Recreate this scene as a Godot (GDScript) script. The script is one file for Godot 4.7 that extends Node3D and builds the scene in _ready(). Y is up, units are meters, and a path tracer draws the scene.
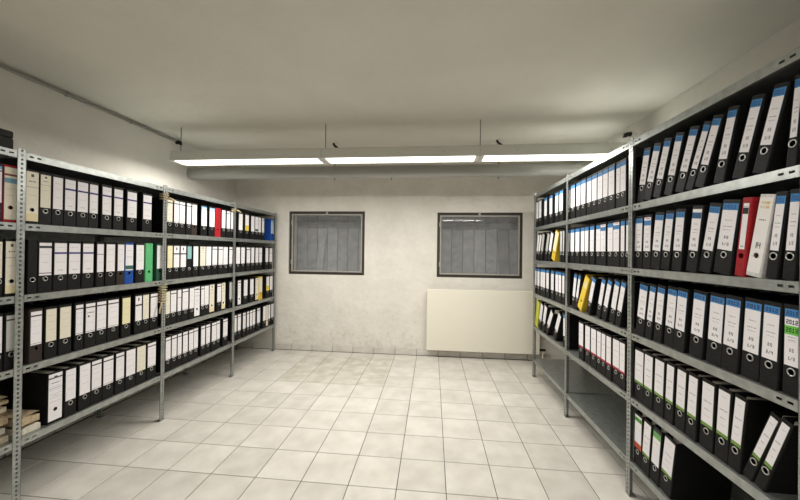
extends Node3D
# A basement archive: two steel racks of ring binders, a tiled floor, a row of fluorescent luminaires.

const ZB := -4.794      # back wall face
const XW := -3.02       # wall behind the conduit-side rack
const XE := 1.955        # wall behind the radiator-side rack
const ZF := 2.3         # wall behind the camera
const H := 2.785         # ceiling height
const TILE := 0.3117

# binders row by row: z of the spine at its foot, width, lean in degrees, cover colour, label
var rows := {
	"LA": [[-4.638, 0.092, 0.0, "blue", "bluelabel"], [-4.364, 0.070, 0.0, "black", "band"], [-4.280, 0.076, 0.0, "black", "white"], [-4.193, 0.092, 0.0, "black", "greenfoot"], [-4.101, 0.089, 0.0, "black", "white"], [-3.965, 0.092, 0.0, "black", "yellowfoot"], [-3.825, 0.092, 0.0, "black", "white"], [-3.653, 0.054, 0.0, "black", "white"], [-3.585, 0.076, 0.0, "black", "band"], [-3.492, 0.075, 0.0, "black", "white"], [-3.404, 0.092, 0.0, "red", "none"], [-3.296, 0.092, 0.0, "black", "bluetop"], [-3.183, 0.092, 0.0, "black", "bluetop"], [-3.046, 0.075, 0.0, "brown", "white"], [-2.963, 0.068, 0.0, "black", "band"], [-2.884, 0.080, 0.0, "black", "band"], [-2.808, 0.069, 0.0, "black", "band"], [-2.735, 0.074, 0.0, "black", "bandcream"], [-2.503, 0.092, 0.0, "black", "stripe"], [-2.364, 0.092, 0.0, "black", "stripe"], [-2.247, 0.080, 0.0, "black", "stripe"], [-2.160, 0.077, 0.0, "black", "stripe"], [-2.070, 0.068, 0.0, "black", "stripe"], [-1.996, 0.078, 0.0, "black", "stripe"], [-1.918, 0.074, 0.0, "black", "stripe"], [-1.847, 0.066, 0.0, "black", "white"], [-1.780, 0.066, 0.0, "black", "creamtext"], [-1.711, 0.069, 0.0, "black", "creamfull"], [-1.615, 0.063, 0.0, "red", "creamblue"], [-1.559, 0.047, 0.0, "purple", "bluetop"]],
	"LB": [[-4.598, 0.088, 0.0, "black", "line"], [-4.488, 0.092, 0.0, "black", "white"], [-4.303, 0.087, 0.0, "black", "line"], [-4.215, 0.087, 0.0, "black", "white"], [-4.109, 0.083, 0.0, "black", "white"], [-4.006, 0.092, 0.0, "black", "band"], [-3.885, 0.092, 0.0, "black", "white"], [-3.784, 0.092, 0.0, "black", "white"], [-3.635, 0.073, 0.0, "black", "band"], [-3.542, 0.092, 0.0, "black", "white"], [-3.450, 0.087, 0.0, "black", "band"], [-3.360, 0.091, 0.0, "black", "band"], [-3.263, 0.091, 0.0, "black", "white"], [-3.165, 0.092, 0.0, "black", "creamtext"], [-3.072, 0.079, 0.0, "black", "white"], [-2.979, 0.066, 0.0, "black", "teal"], [-2.904, 0.080, 0.0, "black", "midband"], [-2.823, 0.079, 0.0, "black", "midband"], [-2.747, 0.070, 0.0, "black", "yellow"], [-2.632, 0.074, 0.0, "darkgreen", "white"], [-2.526, 0.073, 0.0, "green", "none"], [-2.442, 0.082, 0.0, "black", "white"], [-2.346, 0.076, 0.0, "blue", "greenend"], [-2.275, 0.064, 0.0, "brown", "white"], [-2.195, 0.077, 0.0, "black", "white"], [-2.119, 0.059, 0.0, "black", "line"], [-2.034, 0.081, 0.0, "black", "stripe"], [-1.952, 0.081, 0.0, "black", "stripe"], [-1.869, 0.082, 0.0, "black", "stripe"], [-1.788, 0.077, 0.0, "black", "band2"], [-1.721, 0.048, 0.0, "black", "none"], [-1.622, 0.060, 0.0, "black", "creamfull"], [-1.570, 0.042, 0.0, "black", "creamtext"]],
	"LC": [[-4.624, 0.091, 0.0, "black", "white"], [-4.515, 0.092, 0.0, "black", "yellowfoot"], [-4.324, 0.092, 0.0, "yellow", "cream"], [-4.226, 0.085, 0.0, "black", "creamfull"], [-4.098, 0.092, 0.0, "black", "white"], [-3.955, 0.092, 0.0, "black", "white"], [-3.821, 0.069, 0.0, "black", "whitefull"], [-3.649, 0.074, 0.0, "black", "grey"], [-3.515, 0.070, 0.0, "black", "creamfull"], [-3.434, 0.080, 0.0, "black", "band"], [-3.323, 0.084, 0.0, "black", "creamfull"], [-3.241, 0.076, 0.0, "black", "white"], [-3.172, 0.059, 0.0, "black", "band"], [-3.099, 0.082, 0.0, "black", "whitefull"], [-3.020, 0.073, 0.0, "black", "white"], [-2.939, 0.086, 0.0, "black", "band"], [-2.866, 0.058, 0.0, "black", "line"], [-2.796, 0.078, 0.0, "black", "band"], [-2.725, 0.061, 0.0, "black", "cream"], [-2.581, 0.082, 0.0, "black", "band"], [-2.504, 0.069, 0.0, "black", "cream"], [-2.434, 0.070, 0.0, "black", "midband"], [-2.327, 0.078, 0.0, "black", "yellow"], [-2.223, 0.092, 0.0, "black", "band"], [-2.134, 0.078, 0.0, "black", "band"], [-2.056, 0.075, 0.0, "black", "bandtext"], [-1.988, 0.059, 0.0, "black", "band"], [-1.903, 0.076, 0.0, "black", "cream"], [-1.825, 0.069, 0.0, "black", "cream"], [-1.744, 0.068, 0.0, "brown", "band"], [-1.628, 0.061, 0.0, "black", "bandgrey"], [-1.571, 0.050, 0.0, "black", "white"]],
	"LD": [[-4.668, 0.092, 0.0, "black", "white"], [-4.577, 0.064, 0.0, "black", "white"], [-4.511, 0.063, 0.0, "black", "creamfull"], [-4.435, 0.087, 0.0, "black", "white"], [-4.277, 0.092, 0.0, "black", "band"], [-4.161, 0.078, 0.0, "black", "band"], [-4.088, 0.065, 0.0, "black", "band"], [-4.024, 0.062, 0.0, "black", "band"], [-3.933, 0.073, 0.0, "black", "band"], [-3.837, 0.079, 0.0, "black", "band"], [-3.761, 0.054, 0.0, "black", "band"], [-3.554, 0.092, 0.0, "black", "band"], [-3.439, 0.066, 0.0, "black", "band"], [-3.361, 0.087, 0.0, "black", "band"], [-3.269, 0.074, 0.0, "black", "band"], [-3.195, 0.072, 0.0, "black", "band"], [-3.091, 0.070, 0.0, "black", "band"], [-3.020, 0.071, 0.0, "black", "band"], [-2.946, 0.074, 0.0, "black", "band"], [-2.877, 0.061, 0.0, "black", "band"], [-2.810, 0.070, 0.0, "black", "band"], [-2.739, 0.069, 0.0, "black", "band"], [-2.566, 0.092, 0.0, "black", "band"], [-2.465, 0.092, 0.0, "black", "cream"], [-2.369, 0.090, 0.0, "black", "white"], [-2.284, 0.077, 0.0, "black", "band"], [-2.193, 0.086, 0.0, "black", "band"], [-2.110, 0.079, 0.0, "black", "band"], [-2.028, 0.081, 0.0, "black", "white"], [-1.938, 0.073, 0.0, "black", "torn"], [-1.854, 0.083, 0.0, "black", "whitefull"]],
	"RA": [[-4.110, 0.092, 0.0, "black", "white"], [-4.003, 0.092, 0.0, "black", "white"], [-3.808, 0.092, 0.0, "black", "tab"], [-3.643, 0.092, 0.0, "black", "tab"], [-3.485, 0.092, 0.0, "black", "tab"], [-3.359, 0.092, 0.0, "black", "tab"], [-3.173, 0.047, 0.0, "black", "tab"], [-3.101, 0.092, 0.0, "black", "tab"], [-2.990, 0.092, 0.0, "black", "tab"], [-2.887, 0.091, 0.0, "black", "tab"], [-2.796, 0.089, 0.0, "black", "tab"], [-2.705, 0.089, 0.0, "black", "tab"], [-2.617, 0.084, 0.0, "black", "tab"], [-2.535, 0.078, 0.0, "black", "tab"], [-2.450, 0.088, 0.0, "black", "tab"], [-2.376, 0.057, 0.0, "black", "tab"], [-2.309, 0.074, 0.0, "black", "tab"], [-2.139, 0.067, 12.3, "black", "hand"], [-2.067, 0.067, 17.4, "black", "hand"], [-1.983, 0.062, 17.4, "black", "hand"], [-1.897, 0.061, 16.2, "black", "hand"], [-1.819, 0.062, 18.6, "black", "hand"], [-1.758, 0.049, 21.3, "black", "hand"], [-1.687, 0.056, 19.5, "black", "hand"], [-1.585, 0.054, 13.7, "black", "hand"], [-1.492, 0.056, 15.9, "black", "hand"], [-1.399, 0.057, 15.2, "black", "hand"], [-1.291, 0.036, 5.1, "black", "hand"]],
	"RB": [[-4.121, 0.066, 15.8, "black", "white"], [-4.050, 0.066, 19.2, "black", "white"], [-3.953, 0.081, 17.6, "black", "grey"], [-3.809, 0.075, 20.4, "black", "grey"], [-3.693, 0.082, 19.9, "black", "white"], [-3.581, 0.092, 23.1, "yellow", "paleyellow"], [-3.370, 0.058, 2.8, "black", "grey"], [-3.308, 0.045, 1.2, "black", "grey"], [-3.173, 0.047, 0.0, "black", "tab"], [-3.105, 0.087, 0.0, "black", "tab"], [-2.998, 0.092, 0.0, "black", "tab"], [-2.897, 0.077, 0.0, "black", "tab"], [-2.820, 0.073, 0.0, "black", "tab"], [-2.725, 0.078, 0.0, "black", "tab"], [-2.639, 0.076, 0.0, "black", "tab"], [-2.558, 0.083, 0.0, "black", "redtab"], [-2.471, 0.080, 0.0, "black", "tab"], [-2.385, 0.085, 0.0, "black", "redtab"], [-2.304, 0.055, 0.0, "black", "tab"], [-2.258, 0.036, 0.0, "black", "tab"], [-2.153, 0.079, 2.2, "black", "hand"], [-2.074, 0.073, 2.1, "black", "redhand"], [-1.991, 0.077, 7.3, "black", "hand"], [-1.917, 0.067, 7.5, "black", "hand"], [-1.834, 0.069, 5.9, "black", "hand"], [-1.730, 0.067, 7.5, "black", "lowtab"], [-1.660, 0.068, 11.5, "black", "hand"], [-1.559, 0.085, 8.9, "black", "hand"], [-1.480, 0.043, 6.6, "red", "narrowband"], [-1.426, 0.060, 10.6, "white", "whiteprint"], [-1.351, 0.044, 7.0, "black", "hand"], [-1.292, 0.044, 4.7, "black", "hand"]],
	"RC": [[-4.125, 0.063, 0.0, "black", "tab"], [-4.029, 0.092, 0.0, "black", "tab"], [-3.920, 0.092, 0.0, "black", "tab"], [-3.828, 0.085, 0.0, "black", "tab"], [-3.726, 0.092, 0.0, "black", "tab"], [-3.586, 0.092, 0.0, "black", "tab"], [-3.463, 0.086, 0.0, "black", "tab"], [-3.372, 0.078, 0.0, "black", "tab"], [-3.300, 0.063, 0.0, "black", "tab"], [-3.079, 0.063, 10.5, "black", "tab"], [-3.019, 0.051, 14.7, "black", "tab"], [-2.946, 0.080, 28.0, "yellow", "yellowfull"], [-2.783, 0.063, 19.5, "black", "tab"], [-2.635, 0.061, 16.3, "black", "tab"], [-2.545, 0.065, 17.4, "black", "tab"], [-2.450, 0.069, 14.8, "black", "tab"], [-2.364, 0.061, 14.4, "black", "tab"], [-2.120, 0.081, 7.9, "black", "tab12"], [-2.048, 0.058, 8.3, "black", "tab12"], [-1.973, 0.066, 6.3, "black", "tab12"], [-1.887, 0.074, 5.7, "black", "tab12"], [-1.807, 0.074, 5.4, "black", "tab12"], [-1.704, 0.080, 5.3, "black", "tab13"], [-1.603, 0.082, 4.1, "black", "tab12"], [-1.521, 0.078, 4.0, "black", "tab13"], [-1.438, 0.077, 3.4, "black", "tab13"], [-1.356, 0.069, 2.8, "black", "tab12"], [-1.279, 0.061, 0.7, "black", "greentab"]],
	"RD": [[-4.108, 0.092, 14.9, "lime", "none"], [-3.991, 0.092, 18.0, "black", "white"], [-3.853, 0.090, 18.4, "black", "white"], [-3.753, 0.082, 34.8, "black", "white"], [-3.519, 0.081, 29.2, "black", "white"], [-3.248, 0.089, 0.0, "black", "tab"], [-2.901, 0.092, 0.0, "black", "redfoot"], [-2.796, 0.092, 0.0, "black", "redfoot"], [-2.694, 0.092, 0.0, "black", "redfoot"], [-2.610, 0.070, 0.0, "black", "redfoot"], [-2.540, 0.067, 0.0, "black", "redfoot"], [-2.464, 0.074, 0.0, "black", "redfoot"], [-2.381, 0.089, 0.0, "black", "redfoot"], [-2.299, 0.071, 0.0, "black", "redfoot"], [-2.243, 0.038, 0.0, "black", "redfoot"], [-2.127, 0.091, 1.5, "black", "greenstrip"], [-2.040, 0.082, 2.1, "black", "greenstrip"], [-1.956, 0.082, 2.5, "black", "greenstrip"], [-1.880, 0.064, 3.1, "black", "greenstrip"], [-1.804, 0.069, 3.1, "black", "greenstrip"], [-1.725, 0.065, 3.7, "black", "greenstrip"], [-1.639, 0.075, 2.9, "black", "greenstrip"], [-1.560, 0.068, 3.4, "black", "greenstrip"], [-1.496, 0.056, 5.9, "black", "greenstrip"], [-1.444, 0.042, 20.5, "black", "greenstrip"], [-1.387, 0.041, 18.7, "black", "greenstrip"]],
	"RE": [[-2.135, 0.076, 1.9, "black", "redgreen"], [-2.060, 0.072, 5.1, "black", "greenstrip"], [-1.985, 0.073, 5.4, "black", "greentop"], [-1.903, 0.087, 7.9, "black", "greenstrip"]],
}

var used := {}
var mats := {}
var cache := {}
var rng := RandomNumberGenerator.new()


func numbered(called: String) -> String:
	if not used.has(called):
		used[called] = 0
		return called
	used[called] += 1
	return "%s_%03d" % [called, used[called]]

func meta(o: Node3D, label: String, category := "", group := "", kind := "") -> Node3D:
	if label: o.set_meta("label", label)
	if category: o.set_meta("category", category)
	if group: o.set_meta("group", group)
	if kind: o.set_meta("kind", kind)
	return o

func thing(called: String, label: String, category: String, at := Vector3.ZERO, group := "", kind := "") -> Node3D:
	var o := Node3D.new()
	o.name = numbered(called)
	add_child(o)
	o.position = at
	return meta(o, label, category, group, kind)

func obj(called: String, mesh: Mesh, material: Material, parent: Node3D, at := Vector3.ZERO, turn := Basis.IDENTITY) -> MeshInstance3D:
	var o := MeshInstance3D.new()
	o.name = called
	o.mesh = mesh
	o.material_override = material
	parent.add_child(o, true)
	o.transform = Transform3D(turn, at)
	return o

# ---------------------------------------------------------------- shapes
func start() -> SurfaceTool:
	var st := SurfaceTool.new()
	st.begin(Mesh.PRIMITIVE_TRIANGLES)
	st.set_smooth_group(-1)
	return st

func tri(st: SurfaceTool, a: Vector3, b: Vector3, c: Vector3, out: Vector3, ua := Vector2.ZERO, ub := Vector2.ZERO, uc := Vector2.ZERO) -> void:
	var n := (c - a).cross(b - a)
	if n.dot(out) < 0:
		var t := b; b = c; c = t
		var u := ub; ub = uc; uc = u
		n = -n
	n = n.normalized()
	st.set_normal(n); st.set_uv(ua); st.add_vertex(a)
	st.set_normal(n); st.set_uv(ub); st.add_vertex(b)
	st.set_normal(n); st.set_uv(uc); st.add_vertex(c)

func quad(st: SurfaceTool, a: Vector3, b: Vector3, c: Vector3, d: Vector3, out: Vector3, uv := false) -> void:
	# a b c d run round the face; with uv: a is the picture's lower left, b lower right, c upper right
	if uv:
		tri(st, a, b, c, out, Vector2(0, 1), Vector2(1, 1), Vector2(1, 0))
		tri(st, a, c, d, out, Vector2(0, 1), Vector2(1, 0), Vector2(0, 0))
	else:
		tri(st, a, b, c, out)
		tri(st, a, c, d, out)

func add_box(st: SurfaceTool, lo: Vector3, hi: Vector3) -> void:
	var p := []
	for i in 8:
		p.append(Vector3(hi.x if i & 1 else lo.x, hi.y if i & 2 else lo.y, hi.z if i & 4 else lo.z))
	quad(st, p[0], p[1], p[3], p[2], Vector3.FORWARD)
	quad(st, p[4], p[5], p[7], p[6], Vector3.BACK)
	quad(st, p[0], p[2], p[6], p[4], Vector3.LEFT)
	quad(st, p[1], p[3], p[7], p[5], Vector3.RIGHT)
	quad(st, p[0], p[1], p[5], p[4], Vector3.DOWN)
	quad(st, p[2], p[3], p[7], p[6], Vector3.UP)

func box(size: Vector3) -> Mesh:      # centred on x and z, standing on y = 0
	var key := "box%s" % size
	if not cache.has(key):
		var st := start()
		add_box(st, Vector3(-size.x / 2, 0, -size.z / 2), Vector3(size.x / 2, size.y, size.z / 2))
		cache[key] = st.commit()
	return cache[key]

func add_bevelled(st: SurfaceTool, lo: Vector3, hi: Vector3, b: float) -> void:
	# a box whose twelve edges are cut at 45 degrees
	var c := (lo + hi) / 2
	var e := (hi - lo) / 2
	for ax in 3:
		var u := (ax + 1) % 3
		var v := (ax + 2) % 3
		for s in [-1.0, 1.0]:
			var f := []
			for k in [[-1, -1], [1, -1], [1, 1], [-1, 1]]:
				var p := c
				p[ax] += s * e[ax]
				p[u] += k[0] * (e[u] - b)
				p[v] += k[1] * (e[v] - b)
				f.append(p)
			var o := Vector3.ZERO
			o[ax] = s
			quad(st, f[0], f[1], f[2], f[3], o)
			for t in [-1.0, 1.0]:
				var g := []
				for k in [[-1, 0], [1, 0], [1, 1], [-1, 1]]:
					var p := c
					p[v] += k[0] * (e[v] - b)
					p[ax] += s * (e[ax] - (b if k[1] else 0.0))
					p[u] += t * (e[u] - (0.0 if k[1] else b))
					g.append(p)
				var o2 := Vector3.ZERO
				o2[ax] = s
				o2[u] = t
				quad(st, g[0], g[1], g[2], g[3], o2)
	for i in 8:
		var sg := Vector3(1 if i & 1 else -1, 1 if i & 2 else -1, 1 if i & 4 else -1)
		tri(st, c + sg * Vector3(e.x, e.y - b, e.z - b), c + sg * Vector3(e.x - b, e.y, e.z - b), c + sg * Vector3(e.x - b, e.y - b, e.z), sg)

func bevelled(size: Vector3, b: float) -> Mesh:   # centred on x and z, standing on y = 0
	var key := "bev%s%s" % [size, b]
	if not cache.has(key):
		var st := start()
		add_bevelled(st, Vector3(-size.x / 2, 0, -size.z / 2), Vector3(size.x / 2, size.y, size.z / 2), b)
		cache[key] = st.commit()
	return cache[key]

func add_tube(st: SurfaceTool, path: Array, r: float, n := 12) -> void:
	# a round tube along a path of points, closed at both ends, with smooth sides
	var rings := []
	var dirs := []
	var side := Vector3.ZERO
	for i in path.size():
		var d: Vector3 = ((path[mini(i + 1, path.size() - 1)] as Vector3) - (path[maxi(i - 1, 0)] as Vector3)).normalized()
		if side == Vector3.ZERO:
			side = d.cross(Vector3.UP if absf(d.y) < 0.9 else Vector3.RIGHT).normalized()
		side = (side - d * side.dot(d)).normalized()
		var other := d.cross(side)
		var ring := []
		for k in n:
			var a := TAU * k / n
			ring.append(side * cos(a) + other * sin(a))
		rings.append(ring)
		dirs.append(d)
	for i in path.size() - 1:
		for k in n:
			var m := (k + 1) % n
			var q := [[i, k], [i, m], [i + 1, m], [i + 1, k]]
			for t in [[0, 1, 2], [0, 2, 3]]:
				var ids := [q[t[0]], q[t[1]], q[t[2]]]
				var pos := []
				for id in ids:
					pos.append((path[id[0]] as Vector3) + (rings[id[0]][id[1]] as Vector3) * r)
				var nn: Vector3 = (pos[2] - pos[0]).cross(pos[1] - pos[0])
				if nn.dot(rings[i][k]) < 0:
					ids.reverse(); pos.reverse()
				for j in 3:
					st.set_normal(rings[ids[j][0]][ids[j][1]]); st.set_uv(Vector2.ZERO); st.add_vertex(pos[j])
	for e in [0, path.size() - 1]:
		var out: Vector3 = dirs[e] * (-1 if e == 0 else 1)
		for k in n:
			tri(st, path[e], path[e] + rings[e][k] * r, path[e] + rings[e][(k + 1) % n] * r, out)

func tube(path: Array, r: float, n := 12) -> Mesh:
	var st := start()
	add_tube(st, path, r, n)
	return st.commit()

func add_prism(st: SurfaceTool, profile: PackedVector2Array, x0: float, x1: float) -> void:
	# profile in (z, y), drawn out along x
	var c := Vector2.ZERO
	for p in profile: c += p
	c /= profile.size()
	var n := profile.size()
	var area := 0.0
	for i in n: area += profile[i].cross(profile[(i + 1) % n])
	for i in n:
		var a := profile[i]
		var b := profile[(i + 1) % n]
		var o := (b - a).orthogonal() * (1.0 if area < 0 else -1.0)
		quad(st, Vector3(x0, a.y, a.x), Vector3(x1, a.y, a.x), Vector3(x1, b.y, b.x), Vector3(x0, b.y, b.x), Vector3(0, -o.y, -o.x))
	var ids := Geometry2D.triangulate_polygon(profile)
	for i in range(0, ids.size(), 3):
		for x in [x0, x1]:
			tri(st, Vector3(x, profile[ids[i]].y, profile[ids[i]].x), Vector3(x, profile[ids[i + 1]].y, profile[ids[i + 1]].x), Vector3(x, profile[ids[i + 2]].y, profile[ids[i + 2]].x), Vector3(-1 if x == x0 else 1, 0, 0))

# ---------------------------------------------------------------- materials
func noise_image(w: int, h: int, freq: float, seed_: int, octaves := 4) -> Image:
	var n := FastNoiseLite.new()
	n.seed = seed_
	n.frequency = freq
	n.fractal_octaves = octaves
	return n.get_seamless_image(w, h)

func ramped(img: Image, a: Color, b: Color) -> ImageTexture:
	var out := Image.create(img.get_width(), img.get_height(), true, Image.FORMAT_RGB8)
	for y in img.get_height():
		for x in img.get_width():
			out.set_pixel(x, y, a.lerp(b, img.get_pixel(x, y).r))
	out.generate_mipmaps()
	return ImageTexture.create_from_image(out)

func bumps(img: Image, strength: float) -> ImageTexture:
	var out := img.duplicate() as Image
	out.convert(Image.FORMAT_RGBA8)
	out.bump_map_to_normal_map(strength)
	out.generate_mipmaps()
	return ImageTexture.create_from_image(out)

func plain(key: String, c: Color, rough := 0.6, metal := 0.0) -> StandardMaterial3D:
	if not mats.has(key):
		var m := StandardMaterial3D.new()
		m.albedo_color = c
		m.roughness = rough
		m.metallic = metal
		mats[key] = m
	return mats[key]

func textured(key: String, tex: Texture2D, rough: float, metal: float, tri_scale: float, normal: Texture2D = null, depth := 0.5) -> StandardMaterial3D:
	var m := plain(key, Color.WHITE, rough, metal)
	m.albedo_texture = tex
	m.uv1_triplanar = true
	m.uv1_world_triplanar = true
	m.uv1_scale = Vector3.ONE * tri_scale
	if normal:
		m.normal_enabled = true
		m.normal_texture = normal
		m.normal_scale = depth
	return m

func make_materials() -> void:
	var fine := noise_image(256, 256, 0.03, 3)
	var coarse := noise_image(256, 256, 0.012, 8)
	textured("plaster", ramped(coarse, Color(0.845, 0.83, 0.795), Color(0.89, 0.875, 0.845)), 0.9, 0, 0.5, bumps(fine, 2.0), 0.35)
	textured("ceiling", ramped(coarse, Color(0.85, 0.84, 0.80), Color(0.88, 0.87, 0.83)), 0.95, 0, 0.4, bumps(fine, 2.0), 0.2)
	textured("steel", ramped(fine, Color(0.56, 0.575, 0.565), Color(0.67, 0.685, 0.675)), 0.34, 0.7, 2.0)
	for i in 4:
		var g := 0.012 * i
		textured("tile%d" % i, ramped(noise_image(256, 256, 0.018, 20 + i, 5), Color(0.78 - g, 0.762 - g, 0.73 - g), Color(0.86 - g, 0.845 - g, 0.815 - g)), 0.38, 0, 0.9)
	textured("tiledirty", ramped(noise_image(256, 256, 0.02, 31, 5), Color(0.70, 0.68, 0.63), Color(0.84, 0.825, 0.79)), 0.45, 0, 0.9)
	plain("grout", Color(0.28, 0.265, 0.245), 0.95)
	for k in {"black": Color(0.06, 0.06, 0.062), "brown": Color(0.19, 0.155, 0.14), "red": Color(0.62, 0.10, 0.13), "purple": Color(0.24, 0.12, 0.18), "blue": Color(0.10, 0.29, 0.62),
		"green": Color(0.36, 0.72, 0.47), "darkgreen": Color(0.16, 0.30, 0.24), "white": Color(0.86, 0.85, 0.84), "yellow": Color(0.86, 0.72, 0.22), "lime": Color(0.78, 0.80, 0.25)}.keys():
		var c: Color = {"black": Color(0.06, 0.06, 0.062), "brown": Color(0.19, 0.155, 0.14), "red": Color(0.62, 0.10, 0.13), "purple": Color(0.24, 0.12, 0.18), "blue": Color(0.10, 0.29, 0.62),
			"green": Color(0.36, 0.72, 0.47), "darkgreen": Color(0.16, 0.30, 0.24), "white": Color(0.86, 0.85, 0.84), "yellow": Color(0.86, 0.72, 0.22), "lime": Color(0.78, 0.80, 0.25)}[k]
		textured("cover_" + k, ramped(fine, c.darkened(0.12), c.lightened(0.05)), 0.55, 0, 6.0).metallic_specular = 0.3
	plain("paper", Color(0.80, 0.78, 0.72), 0.9)
	plain("nickel", Color(0.75, 0.75, 0.74), 0.3, 0.9)
	plain("enamel", Color(0.86, 0.86, 0.83), 0.35)
	plain("radiator", Color(0.90, 0.882, 0.825), 0.4)
	plain("pipe", Color(0.62, 0.62, 0.60), 0.3)
	plain("blackrubber", Color(0.04, 0.04, 0.04), 0.7)
	plain("brownframe", Color(0.20, 0.17, 0.14), 0.6)
	plain("sash", Color(0.62, 0.61, 0.585), 0.5)
	plain("darksteel", Color(0.25, 0.245, 0.23), 0.5, 0.5)
	plain("conduit", Color(0.60, 0.59, 0.56), 0.6)
	plain("rope", Color(0.72, 0.66, 0.52), 0.95)
	textured("concrete", ramped(coarse, Color(0.55, 0.55, 0.55), Color(0.66, 0.66, 0.65)), 0.95, 0, 0.8)
	for i in 3:
		textured("plank%d" % i, ramped(noise_image(256, 256, 0.02, 50 + i, 5), Color(0.74 - 0.03 * i, 0.745 - 0.03 * i, 0.75 - 0.03 * i), Color(0.86 - 0.03 * i, 0.865 - 0.03 * i, 0.87 - 0.03 * i)), 0.9, 0, 1.2)
	var gl := plain("glass", Color(0.60, 0.61, 0.62, 0.28), 0.03)
	gl.transparency = BaseMaterial3D.TRANSPARENCY_ALPHA
	textured("kraft", ramped(fine, Color(0.62, 0.54, 0.43), Color(0.76, 0.69, 0.57)), 0.9, 0, 4.0)
	textured("manila", ramped(fine, Color(0.74, 0.69, 0.58), Color(0.84, 0.80, 0.70)), 0.9, 0, 4.0)
	var glow := plain("tube", Color(0.95, 0.95, 0.95), 0.4)
	glow.emission_enabled = true
	glow.emission = Color(1.0, 0.985, 0.96)
	glow.emission_energy_multiplier = 3.0

# ---------------------------------------------------------------- the print on the spine labels
const GLYPHS := {"0": [7, 5, 5, 5, 7], "1": [2, 6, 2, 2, 7], "2": [7, 1, 7, 4, 7], "3": [7, 1, 7, 1, 7], "B": [6, 5, 6, 5, 6], "S": [7, 4, 7, 1, 7], "/": [1, 1, 2, 4, 4], "4": [5, 5, 7, 1, 1], "A": [7, 5, 7, 5, 5]}

func write(img: Image, text: String, at: Vector2i, s: int, c: Color) -> void:
	for i in text.length():
		var g: Array = GLYPHS[text[i]]
		for r in 5:
			for k in 3:
				if g[r] & (4 >> k):
					img.fill_rect(Rect2i(at.x + (i * 4 + k) * s, at.y + r * s, s, s), c)

func scribble(img: Image, y: int, w0: int, c: Color, tall := 4) -> void:
	# a line of small print: short strokes with gaps
	var x := (96 - w0) / 2
	var end := x + w0
	while x < end:
		var w := rng.randi_range(4, 11)
		img.fill_rect(Rect2i(x, y, mini(w, end - x), tall), c.lightened(rng.randf() * 0.25))
		x += w + rng.randi_range(2, 5)

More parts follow.
